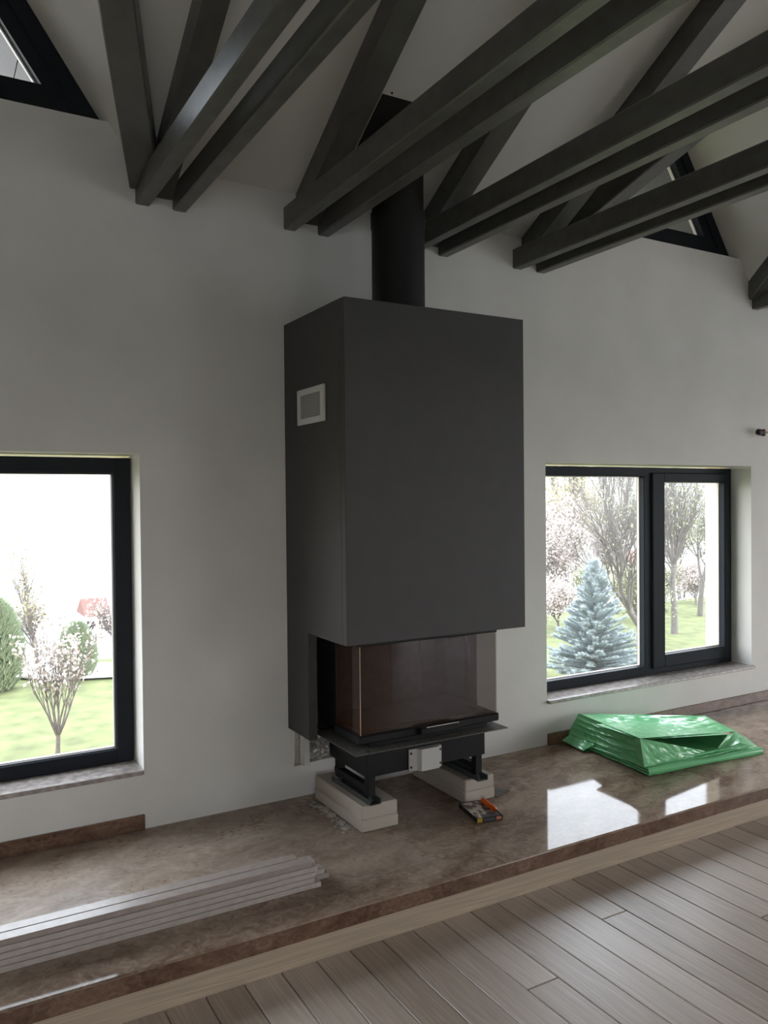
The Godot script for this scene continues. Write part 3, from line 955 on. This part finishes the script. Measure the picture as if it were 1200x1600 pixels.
func build_film() -> void:
	var base := Vector3(2.1, PLAT_Y, 0.34)
	var r := thing("plastic_sheet", "folded pile of glossy green plastic sheeting on the platform", "plastic sheet", base)
	var P := func(x: float, y: float, z: float) -> Vector3: return Vector3(x, y, z) - base
	# flat lower folds
	var rng := RandomNumberGenerator.new()
	rng.seed = 3
	for k in 4:
		var y := PLAT_Y + 0.001 + k * 0.0125
		var n := noise_of(70 + k, 3.0, 3)
		var st := new_st()
		var q := [Vector2(1.715 + 0.008 * k, 0.685 - 0.012 * k), Vector2(2.545 - 0.018 * k, 0.735 - 0.012 * k), Vector2(2.62 - 0.02 * k, 0.25), Vector2(1.79, -0.0 + 0.008 * k)]
		# rim runs round the sheet; the cross-section is a flattened loop
		var ring := []
		var N := 96
		for i in N:
			var t := 4.0 * i / N
			var e := int(t)
			var p: Vector2 = q[e].lerp(q[(e + 1) % 4], t - e)
			var cen := Vector2(2.15, 0.36)
			var outd := (p - cen).normalized()
			p += outd * 0.012 * n.get_noise_2d(p.x * 4.0, p.y * 4.0)
			ring.append([p, outd])
		var prof := [[-0.05, 0.0125], [-0.006, 0.0125], [0.0, 0.009], [0.0, 0.0035], [-0.006, 0.0], [-0.05, 0.0]]
		grid(st, func(u: float, v: float) -> Vector3:
			var a: Array = ring[int(round(u * N)) % N]
			var w: Array = prof[int(round(v * 5))]
			var p: Vector2 = a[0] + a[1] * w[0]
			return P.call(p.x, y + w[1] * (1.0 + 0.25 * n.get_noise_2d(p.x * 6.0, p.y * 6.0)), p.y), N, 5)
		# cover
		grid(st, func(u: float, v: float) -> Vector3:
			var a: Array = ring[int(round(u * N)) % N]
			var p: Vector2 = (a[0] + a[1] * -0.05).lerp(Vector2(2.15, 0.36), v)
			return P.call(p.x, y + 0.0125 + 0.002 * n.get_noise_2d(p.x * 8.0, p.y * 8.0), p.y), N, 6)
		part("fold", st, M.film, r)
	var FLb: Vector3 = P.call(1.705, PLAT_Y + 0.045, 0.662)
	var FLt: Vector3 = P.call(1.69, 0.352, 0.648)
	var BLt: Vector3 = P.call(1.835, 0.325, 0.045)
	var BLb: Vector3 = P.call(1.775, PLAT_Y + 0.02, 0.0)
	var PK: Vector3 = P.call(2.375, 0.268, 0.655)
	var BRt: Vector3 = P.call(2.58, 0.272, 0.34)
	var BRb: Vector3 = P.call(2.63, PLAT_Y + 0.04, 0.28)
	var V: Vector3 = P.call(2.245, 0.190, 0.668)
	var TIP: Vector3 = P.call(2.585, 0.176, 0.69)
	var MID: Vector3 = P.call(2.40, 0.232, 0.71)
	var RT: Vector3 = P.call(2.52, 0.25, 0.60)
	var CF: Vector3 = P.call(1.87, 0.300, 0.655)
	var st := new_st()
	# top sheet
	crumple(st, BLt, FLt, RT, BRt, 46, 40, 0.010, 0.35, 81, 0.004, 2.0, 0.012)
	part("top_sheet", st, M.film, r)
	# folded left flank
	st = new_st()
	crumple(st, BLt, BLb, FLb, FLt, 60, 40, 0.008, 1.2, 82, 0.016, 5.0, 0.012)
	part("flank", st, M.film, r)
	# front: triangular flap, throat of the loop and right lobe
	st = new_st()
	crumple(st, FLt, FLb, V + Vector3(-0.02, -0.012, 0.006), V, 18, 40, 0.004, 1.0, 83)
	part("flap", st, M.film, r)
	st = new_st()
	var back := Vector3(0.02, -0.01, -0.34)
	crumple(st, FLt + Vector3(0.01, -0.012, -0.004), V, V + back, FLt + back, 24, 16, 0.006, 1.0, 84)
	crumple(st, V, PK, PK + back, V + back, 14, 16, 0.006, 1.0, 85)
	crumple(st, FLt + Vector3(0.01, -0.008, -0.004), PK, PK + back, FLt + back, 24, 16, 0.004, 1.0, 90)
	part("loop", st, M.film, r)
	st = new_st()
	crumple(st, V, MID, TIP, P.call(2.40, PLAT_Y + 0.035, 0.715), 16, 16, 0.005, 1.2, 86)
	crumple(st, PK, V, MID, RT, 14, 14, 0.004, 1.2, 87)
	crumple(st, RT, MID, TIP, P.call(2.64, 0.19, 0.58), 16, 16, 0.006, 1.2, 88)
	part("lobe", st, M.film, r)
	st = new_st()
	crumple(st, BRt, RT, P.call(2.64, 0.19, 0.58), BRb, 16, 20, 0.006, 1.2, 89)
	crumple(st, BLb, BLt, BRt, BRb, 24, 16, 0.006, 1.2, 91)
	part("rear_flank", st, M.film, r)
	# loose corner trailing on the stone at the back left
	st = new_st()
	crumple(st, P.call(1.80, PLAT_Y + 0.055, 0.03), P.call(1.715, PLAT_Y + 0.022, 0.03), P.call(1.70, PLAT_Y + 0.012, 0.22), P.call(1.79, PLAT_Y + 0.06, 0.26), 14, 18, 0.008, 0.8, 92, 0.008, 3.0)
	crumple(st, P.call(1.715, PLAT_Y + 0.022, 0.03), P.call(1.79, PLAT_Y + 0.003, 0.05), P.call(1.76, PLAT_Y + 0.003, 0.24), P.call(1.70, PLAT_Y + 0.012, 0.22), 8, 14, 0.003, 0.8, 93)
	part("loose_corner", st, M.film, r)
	# front roll under the flap
	st = new_st()
	var fr := func(u: float, v: float) -> Vector3:
		var a := FLb.lerp(P.call(2.55, PLAT_Y + 0.03, 0.72), u)
		var ang := lerpf(-0.4 * PI, 0.6 * PI, v)
		return a + Vector3(0, -0.02 + 0.020 * sin(ang) * (1.0 + 0.15 * sin(9.0 * u)), 0.012 + 0.02 * cos(ang))
	grid(st, fr, 40, 8)
	part("front_roll", st, M.film, r)

func build_small_things() -> void:
	# flat printed carton with a screwdriver on it
	var W := 256
	var im := Image.create(W, W, false, Image.FORMAT_RGB8)
	var n := noise_of(60, 0.012, 3)
	for y in W:
		for x in W:
			var v := n.get_noise_2d(x, y)
			var c := Color(0.66, 0.62, 0.56)
			if v > 0.12: c = Color(0.84, 0.80, 0.74)
			elif v < -0.1: c = Color(0.42, 0.36, 0.345)
			im.set_pixel(x, y, c)
	im.fill_rect(Rect2i(0, 0, 256, 14), Color(0.2, 0.18, 0.17))
	im.fill_rect(Rect2i(60, 214, 196, 42), Color(0.30, 0.30, 0.30))
	im.fill_rect(Rect2i(190, 190, 20, 12), Color(0.85, 0.83, 0.80))
	var cm := mat(Color.WHITE, 0.45)
	cm.albedo_texture = ImageTexture.create_from_image(im)
	var c := thing("carton", "flat dark carton with a beige picture, beside the right foam block", "carton", Vector3(0.679, PLAT_Y + 0.0008, 0.628))
	c.rotation.y = -0.19
	part("case", box_of(Vector3(-0.064, 0.0, -0.098), Vector3(0.064, 0.0215, 0.098), 0.001), M.black_plastic, c)
	var st := new_st()
	for t in [[-1, -1], [1, -1], [1, 1], [-1, -1], [1, 1], [-1, 1]]:
		st.set_normal(Vector3.UP)
		st.set_uv(Vector2(t[0] * 0.5 + 0.5, t[1] * 0.5 + 0.5))
		st.add_vertex(Vector3(t[0] * 0.0632, 0.0219, t[1] * 0.0972))
	part("cover_picture", st, cm, c)
	part("yellow_label", box_of(Vector3(-0.062, 0.002, 0.0978), Vector3(-0.036, 0.0205, 0.0986), 0.0), mat(Color(0.72, 0.58, 0.18), 0.5), c)
	part("grey_label", box_of(Vector3(-0.030, 0.004, 0.0978), Vector3(0.026, 0.017, 0.0986), 0.0), mat(Color(0.28, 0.30, 0.33), 0.5), c)
	part("pink_label", box_of(Vector3(0.032, 0.004, 0.0978), Vector3(0.057, 0.018, 0.0986), 0.0), mat(Color(0.78, 0.50, 0.42), 0.5), c)
	for k in 3:
		part("side_label", box_of(Vector3(-0.0648, 0.006, -0.07 + k * 0.055), Vector3(-0.0640, 0.015, -0.03 + k * 0.055), 0.0), mat(Color(0.25, 0.25, 0.25), 0.5), c)
	var s := thing("screwdriver", "orange handled screwdriver lying on the carton", "screwdriver", Vector3(0.714, PLAT_Y + 0.0345, 0.688))
	s.rotation.y = -0.16
	st = new_st()
	var prof := [[-0.118, 0.004], [-0.114, 0.011], [-0.09, 0.0125], [-0.05, 0.0105], [-0.018, 0.0124], [0.004, 0.0115], [0.010, 0.007], [0.012, 0.004]]
	tube(st, prof.map(func(p): return Vector3(0, 0, p[0])), prof.map(func(p): return p[1]), 14)
	part("handle", st, M.orange, s)
	st = new_st()
	tube(st, [Vector3(0, 0, 0.012), Vector3(0, -0.004, 0.075), Vector3(0, -0.0045, 0.082)], [0.0032, 0.003, 0.0012], 10)
	part("shaft", st, M.black_steel, s)
	# grey triangular offcut
	st = new_st()
	prism(st, PackedVector2Array([Vector2(0.868, 0.30), Vector2(0.975, 0.470), Vector2(0.868, 0.512)]), Vector3(0, PLAT_Y + 0.0006, 0), Vector3.RIGHT, Vector3.BACK, Vector3(0, 0.004, 0))
	single("offcut", st, M.scrap, "dark grey triangular offcut poking out beside the right foam block", "offcut")
	# plaster crumbs along the left foam block
	st = new_st()
	var rng := RandomNumberGenerator.new()
	rng.seed = 21
	for k in 90:
		var p := Vector3(rng.randf_range(0.03, 0.102), PLAT_Y, rng.randf_range(0.10, 0.50))
		p.x = 0.102 - abs(rng.randfn(0.0, 0.028)) - 0.004
		var sz := rng.randf_range(0.002, 0.008)
		if k < 14: sz = rng.randf_range(0.008, 0.016)
		var tf := Transform3D(Basis(Vector3.UP, rng.randf() * TAU), p + Vector3(0, sz * 0.3, 0))
		bbox(st, Vector3(-sz, -sz * 0.3, -sz * 0.7), Vector3(sz, sz * 0.3, sz * 0.7), sz * 0.2, tf)
	single("plaster_crumbs", st, M.crumb, "plaster crumbs scattered beside the left foam block", "rubble", "stuff")
	# foil faced insulation showing below the hood's left foot
	var f := thing("insulation_panel", "crumpled silver foil insulation below the hood's left foot", "insulation", Vector3(0.13, 0.31, 0.0))
	st = new_st()
	crumple(st, Vector3(-0.095, 0.19, 0.05), Vector3(-0.095, 0.02, 0.045), Vector3(0.20, 0.03, 0.045), Vector3(0.20, 0.19, 0.05), 20, 34, 0.02, 1.5, 61, 0.006, 5.0)
	crumple(st, Vector3(-0.095, 0.19, 0.003), Vector3(-0.10, 0.0, 0.003), Vector3(-0.095, 0.02, 0.045), Vector3(-0.095, 0.19, 0.05), 16, 8, 0.008, 1.5, 62)
	crumple(st, Vector3(-0.10, 0.0, 0.003), Vector3(0.20, 0.02, 0.003), Vector3(0.20, 0.03, 0.045), Vector3(-0.095, 0.02, 0.045), 24, 8, 0.008, 1.5, 63)
	crumple(st, Vector3(-0.095, 0.19, 0.05), Vector3(0.20, 0.19, 0.05), Vector3(0.20, 0.19, 0.003), Vector3(-0.095, 0.19, 0.003), 4, 4, 0.0, 1.5, 64)
	part("foil", st, M.foil, f)
	st = new_st()
	bbox(st, Vector3(-0.094, 0.03, 0.056), Vector3(-0.092, 0.19, 0.105), 0.0005)
	bbox(st, Vector3(-0.094, 0.03, 0.103), Vector3(-0.065, 0.19, 0.105), 0.0005)
	part("metal_stud", st, M.white_plastic, f)
	# wire connector on the wall right of the window
	var w := thing("wire_connector", "small black wire connector sticking out at the right edge", "connector", Vector3(3.50, 2.045, 0.0))
	st = new_st()
	tube(st, [Vector3(-0.002, 0, 0.05), Vector3(0.004, 0, 0.05), Vector3(0.03, -0.004, 0.05), Vector3(0.036, -0.004, 0.05)], [0.015, 0.022, 0.022, 0.012], 16)
	part("plug", st, M.black_plastic, w)
	st = new_st()
	bbox(st, Vector3(0.046, -0.028, 0.04), Vector3(0.074, 0.004, 0.062), 0.005)
	bbox(st, Vector3(0.052, 0.006, 0.042), Vector3(0.072, 0.02, 0.06), 0.004)
	tube(st, [Vector3(0.03, -0.004, 0.05), Vector3(0.05, -0.004, 0.05)], [0.008, 0.008], 10)
	part("clamp", st, M.black_plastic, w)
	st = new_st()
	tube(st, [Vector3(0.06, 0.008, 0.05), Vector3(0.10, 0.006, 0.045), Vector3(0.15, 0.002, 0.02), Vector3(0.17, 0.0, -0.002)], [0.004, 0.004, 0.004, 0.004], 8)
	part("wire", st, M.copper, w)

# ------------------------------------------------------------------ outdoors
func limb(st: SurfaceTool, rng: RandomNumberGenerator, a: Vector3, dir: Vector3, length: float, rad: float, depth: int, tips: Array, spread := 0.55, lift := 0.12) -> void:
	var pts := [a]
	var radii := [rad]
	var n := 4 if depth > 0 else 3
	var p := a
	var d := dir
	for i in n:
		d = (d + Vector3(rng.randfn(0, 0.13), rng.randfn(0, 0.08) + lift * 0.3, rng.randfn(0, 0.13))).normalized()
		p += d * length / n
		pts.append(p)
		radii.append(rad * (1.0 - 0.55 * (i + 1) / n))
		if depth > 0 and i > 0:
			for q in (3 if depth > 2 else 2):
				var side := Vector3(rng.randfn(0, 1), rng.randfn(0, 0.5), rng.randfn(0, 1)).normalized()
				limb(st, rng, p, (d + side * spread + Vector3(0, lift, 0)).normalized(), length * rng.randf_range(0.5, 0.75), radii[-1] * 0.62, depth - 1, tips, spread, lift)
		elif depth <= 0:
			tips.append(p)
	tube(st, pts, radii, 6 if depth > 1 else 4, false)

func leaves(tips: Array, rng: RandomNumberGenerator, count: int, size: float, jitter: float) -> SurfaceTool:
	var st := new_st()
	for k in count:
		var c: Vector3 = tips[rng.randi() % tips.size()] + Vector3(rng.randfn(0, jitter), rng.randfn(0, jitter), rng.randfn(0, jitter))
		var u := Vector3(rng.randfn(0, 1), rng.randfn(0, 1), rng.randfn(0, 1)).normalized()
		var v := u.cross(Vector3(rng.randfn(0, 1), rng.randfn(0, 1), rng.randfn(0, 1))).normalized()
		var s := size * rng.randf_range(0.6, 1.3)
		var n := u.cross(v)
		tri(st, c - u * s, c + v * s * 0.7 + n * s * 0.25, c + u * s, n)
		tri(st, c - u * s, c - v * s * 0.7 + n * s * 0.25, c + u * s, n)
	return st

func bare_tree(called: String, label: String, at: Vector3, seed_: int, height: float, rad: float, dir: Vector3, depth: int, bark: Material, leaf: Material, count: int, lsize: float, spread := 0.55, lift := 0.12, jitter := 0.08) -> void:
	var rng := RandomNumberGenerator.new()
	rng.seed = seed_
	var root := thing(called, label, "tree", at)
	var st := new_st()
	var tips := []
	limb(st, rng, Vector3.ZERO, dir.normalized(), height, rad, depth, tips, spread, lift)
	part("branches", st, bark, root)
	if count > 0: part("blossoms", leaves(tips, rng, count, lsize, jitter), leaf, root)

func spikes(st: SurfaceTool, c: Vector3, d: Vector3, len_: float, w: float) -> void:
	var s := d.cross(Vector3.UP if abs(d.y) < 0.9 else Vector3.RIGHT).normalized() * w
	var t := d.cross(s).normalized() * w
	var e := c + d * len_
	tri(st, c + s, c - s * 0.5 + t * 0.87, e, s + t)
	tri(st, c - s * 0.5 + t * 0.87, c - s * 0.5 - t * 0.87, e, -s)
	tri(st, c - s * 0.5 - t * 0.87, c + s, e, s - t)

func conifer(called: String, label: String, at: Vector3, seed_: int, height: float, rad: float, round_: bool, m: Material, count: int) -> void:
	var rng := RandomNumberGenerator.new()
	rng.seed = seed_
	var root := thing(called, label, "tree", at)
	var st := new_st()
	tube(st, [Vector3.ZERO, Vector3(0, height * 0.95, 0)], [0.05, 0.01], 6, false)
	part("trunk", st, M.bark, root)
	st = new_st()
	if round_:
		for k in count:
			var v := pow(rng.randf(), 0.8)
			var a := rng.randf() * TAU
			var r: float = rad * sqrt(max(0.0, sin(PI * pow(0.06 + 0.94 * v, 0.75)))) * rng.randf_range(0.75, 1.0)
			var p := Vector3(cos(a) * r, height * v * 0.97, sin(a) * r)
			spikes(st, p, Vector3(cos(a) * 0.6, 0.8, sin(a) * 0.6).normalized() + Vector3(rng.randfn(0, 0.2), 0, rng.randfn(0, 0.2)), rad * 0.28, rad * 0.04)
	else:
		var nb := 480
		for b in nb:
			var f := pow(float(b) / nb, 1.35)
			var y := height * (0.03 + 0.95 * f)
			var a := rng.randf() * TAU
			var d := Vector3(cos(a), 0.15 + 0.9 * f, sin(a)).normalized()
			var L := (rad * pow(1.0 - f, 0.9) + 0.035) * rng.randf_range(0.7, 1.08)
			var p0 := Vector3(0, y, 0)
			tube(st, [p0, p0 + d * L], [0.01, 0.003], 3, false)
			var ns := int(count * (L + 0.05) / (nb * rad * 0.6)) + 8
			for k in ns:
				var s := pow(rng.randf(), 0.55)
				var p := p0 + d * L * s
				var side := d.cross(Vector3.UP).normalized() * (1.0 if rng.randf() < 0.5 else -1.0)
				var e := (d * 0.7 + side * rng.randf_range(0.1, 0.9) + Vector3(0, rng.randf_range(-0.2, 0.6), 0)).normalized()
				spikes(st, p, e, rng.randf_range(0.035, 0.085), 0.006)
	part("foliage", st, m, root)

func build_outdoors() -> void:
	var n := noise_of(90, 0.25, 3)
	var gy := func(x: float, z: float) -> float:
		var d: float = max(0.0, -z - 9.8)
		var far_: float = max(0.0, d - 50.0)
		return GROUND - 0.16 * d + 0.0004 * d * d + 0.0068 * far_ * far_ + 0.03 * n.get_noise_2d(x, z)
	var st := new_st()
	grid(st, func(u: float, v: float) -> Vector3:
		var x := lerpf(-40.0, 60.0, u)
		var z := lerpf(-WT, -9.8, v)
		return Vector3(x, gy.call(x, z), z), 60, 12)
	single("lawn", st, M.grass, "bright green lawn outside the windows", "", "structure")
	st = new_st()
	grid(st, func(u: float, v: float) -> Vector3:
		var x := lerpf(-80.0, 340.0, u)
		var z := lerpf(-9.8, -120.0, pow(v, 1.6))
		return Vector3(x, gy.call(x, z), z), 80, 60)
	single("field", st, M.field, "pale field dipping behind the garden and rising to a hillside", "", "structure")
	st = new_st()
	grid(st, func(u: float, v: float) -> Vector3: return Vector3(lerpf(-40.0, 60.0, u), GROUND - 0.06, lerpf(60.0, -WT - 0.01, v)), 4, 4)
	single("yard", st, M.path, "pale paved yard round the house", "", "structure")
	st = new_st()
	prism(st, PackedVector2Array([Vector2(-8, -12.8), Vector2(-0.44, -8.95), Vector2(-0.04, -8.42), Vector2(0.7, -8.18), Vector2(4.5, -7.2), Vector2(4.6, -8.1), Vector2(0.88, -9.15), Vector2(-0.36, -9.7), Vector2(-8, -13.9)]), Vector3(0, GROUND + 0.035, 0), Vector3.RIGHT, Vector3.BACK, Vector3(0, 0.03, 0))
	single("garden_path", st, M.path, "white garden path crossing behind the lawn", "", "structure")

	# left window: a magnolia with several stems from one short foot
	var rng := RandomNumberGenerator.new()
	rng.seed = 101
	var mg := thing("magnolia", "small flowering magnolia with white blossoms on the lawn", "tree", Vector3(-0.41, GROUND, -4.77))
	var tips := []
	st = new_st()
	tube(st, [Vector3.ZERO, Vector3(0.005, 0.12, 0), Vector3(0.01, 0.24, 0)], [0.026, 0.022, 0.02], 8, false)
	for k in 9:
		var a := TAU * k / 9.0 + rng.randfn(0, 0.2)
		var d := Vector3(cos(a) * 0.42, 1.0, sin(a) * 0.42).normalized()
		limb(st, rng, Vector3(0.01, 0.2 + 0.02 * (k % 3), 0), d, rng.randf_range(0.5, 0.72), 0.012, 2, tips, 0.3, 0.3)
	part("branches", st, M.pale_bark, mg)
	part("blossoms", leaves(tips, rng, 1100, 0.02, 0.03), M.blossom, mg)
	part("dry_leaves", leaves(tips, rng, 60, 0.014, 0.05), M.dry_leaf, mg)
	conifer("globe_thuja", "rounded green conifer beyond the magnolia by the path", Vector3(0.36, GROUND, -8.5), 102, 0.80, 0.26, true, M.thuja, 5000)
	conifer("globe_thuja", "taller green conifer at the left edge of the left window", Vector3(-0.72, GROUND, -8.35), 103, 1.22, 0.36, true, M.thuja, 7000)
	bare_tree("fruit_tree", "bare fruit tree left of the rounded conifer, behind the path", Vector3(0.05, -0.98, -10.4), 104, 0.5, 0.03, Vector3(0, 1, 0), 4, M.pale_bark, M.yellow_leaf, 500, 0.02)
	bare_tree("fruit_tree", "bare fruit tree at the right edge of the left window", Vector3(1.45, -1.05, -10.6), 105, 0.5, 0.03, Vector3(-0.1, 1, 0), 4, M.pale_bark, M.blossom, 500, 0.02)
	bare_tree("fruit_tree", "thin bare tree farther off in the left window", Vector3(0.7, -1.9, -16.0), 106, 1.2, 0.04, Vector3(0, 1, 0), 3, M.pale_bark, M.yellow_leaf, 300, 0.03, 0.3, 0.4)
	bare_tree("fruit_tree", "low bare tree between the two conifers behind the path", Vector3(-0.5, -1.05, -11.4), 107, 0.45, 0.03, Vector3(0, 1, 0), 4, M.pale_bark, M.yellow_leaf, 700, 0.022)
	var f := thing("fence", "thin dark wire fence behind the garden path", "fence", Vector3(0, -0.98, -10.15))
	for k in 9:
		var x := -1.6 + k * 0.42
		var fs := new_st()
		tube(fs, [Vector3(x, 0, 0), Vector3(x, 0.42, 0)], [0.012, 0.012], 6)
		part("post", fs, M.fence, f)
	for k in 4:
		var fs := new_st()
		tube(fs, [Vector3(-1.6, 0.08 + k * 0.1, 0), Vector3(1.76, 0.08 + k * 0.1, 0)], [0.004, 0.004], 4)
		part("wire", fs, M.fence, f)
	# far houses on the slope
	for h in [[Vector3(9.6, -8.2, -60.0), 1.7, "far house with a red roof behind the trees in the left window"], [Vector3(45.3, -5.0, -40.0), 2.6, "far house with a red roof behind the bare trees in the right window"]]:
		var house := thing("house", h[2], "house", h[0])
		var w: float = h[1]
		part("wall", box_of(Vector3(-w * 0.5, -1.5, -1.5), Vector3(w * 0.5, 1.5, 1.5), 0.0), M.house, house)
		var rs := new_st()
		prism(rs, PackedVector2Array([Vector2(-1.8, 1.45), Vector2(1.8, 1.45), Vector2(0, 2.6)]), Vector3(-w * 0.55, 0, 0), Vector3.BACK, Vector3.UP, Vector3(w * 1.1, 0, 0))
		part("roof", rs, M.roof_tile, house)
		for x in [-0.25, 0.25]:
			part("window", box_of(Vector3(w * x - 0.3, 0.3, 1.49), Vector3(w * x + 0.3, 1.1, 1.52), 0.0), M.frame, house)

	# right window
	conifer("blue_spruce", "pale blue spruce standing close outside the right window", Vector3(6.42, GROUND, -4.5), 110, 1.64, 0.66, false, M.spruce, 70000)
	bare_tree("leaning_tree", "bare leaning fruit tree right of the blue spruce", Vector3(8.97, GROUND, -5.8), 111, 1.65, 0.06, Vector3(-0.46, 0.85, 0.0), 4, M.bark, M.young_leaf, 700, 0.02, 0.6, 0.18)
	bare_tree("tall_bare_tree", "tall bare tree behind the blue spruce", Vector3(11.4, -1.0, -8.94), 112, 2.5, 0.06, Vector3(0, 1, 0), 4, M.bark, M.young_leaf, 500, 0.025, 0.35, 0.4)
	bare_tree("orchard_tree", "bare orchard tree seen in the casement's left half", Vector3(10.35, -0.95, -6.5), 113, 1.75, 0.065, Vector3(0.02, 1, 0), 4, M.bark, M.young_leaf, 1800, 0.022, 0.5, 0.22)
	bare_tree("orchard_tree", "dense orchard tree seen in the casement's right half", Vector3(12.6, -0.95, -7.75), 114, 1.5, 0.065, Vector3(0.12, 1, 0), 4, M.bark, M.young_leaf, 3500, 0.022, 0.65, 0.15)
	bare_tree("flowering_tree", "pale flowering tree left behind the blue spruce", Vector3(9.3, -1.0, -8.8), 115, 1.0, 0.045, Vector3(-0.1, 1, 0), 4, M.pale_bark, M.blossom, 3600, 0.024, 0.65, 0.12)
	bare_tree("flowering_tree", "low flowering tree right behind the blue spruce", Vector3(9.0, -0.95, -6.1), 116, 0.7, 0.04, Vector3(0.1, 1, 0), 4, M.pale_bark, M.young_leaf, 4200, 0.02, 0.7, 0.1)
	bare_tree("flowering_tree", "flowering tree behind the mullion of the right window", Vector3(15.8, -1.6, -13.6), 118, 1.3, 0.05, Vector3(0, 1, 0), 4, M.pale_bark, M.blossom, 4200, 0.028, 0.65, 0.12)
	bare_tree("flowering_tree", "flowering tree farthest right in the casement", Vector3(15.2, -1.3, -10.4), 119, 1.5, 0.06, Vector3(0, 1, 0), 4, M.bark, M.young_leaf, 4200, 0.03, 0.65, 0.12)
	bare_tree("flowering_tree", "flowering tree at the left edge of the right window", Vector3(13.5, -1.5, -12.6), 120, 1.5, 0.055, Vector3(0, 1, 0), 4, M.pale_bark, M.blossom, 4200, 0.035, 0.65, 0.12)
	bare_tree("flowering_tree", "flowering tree far behind the tall bare tree", Vector3(15.6, -2.5, -16.5), 121, 2.3, 0.06, Vector3(0, 1, 0), 4, M.pale_bark, M.yellow_leaf, 4200, 0.04, 0.6, 0.15)
	var shrubs := [[Vector3(8.83, -1.0, -7.9), "flowering shrub at the left edge of the right window"], [Vector3(12.4, -1.1, -10.9), "flowering shrub hidden mostly behind the blue spruce"], [Vector3(11.0, -1.0, -7.7), "flowering shrub right of the blue spruce by the mullion"], [Vector3(12.4, -1.0, -8.5), "flowering shrub low at the casement's left edge"], [Vector3(13.9, -1.0, -8.9), "flowering shrub low at the casement's right edge"], [Vector3(16.5, -1.2, -11.4), "farther flowering shrub low in the middle of the casement"]]
	for k in shrubs.size():
		bare_tree("flowering_shrub", shrubs[k][1], shrubs[k][0], 130 + k, 0.5, 0.03, Vector3(0.05, 1, 0), 4, M.pale_bark, M.young_leaf if k % 2 else M.blossom, 3800, 0.02, 0.85, 0.08, 0.07)
	bare_tree("poplar", "tall yellowish poplar far behind the blue spruce", Vector3(25.6, -3.6, -25.0), 117, 5.2, 0.16, Vector3(0, 1, 0), 3, M.pale_bark, M.yellow_leaf, 2600, 0.09, 0.18, 0.7, 0.22)
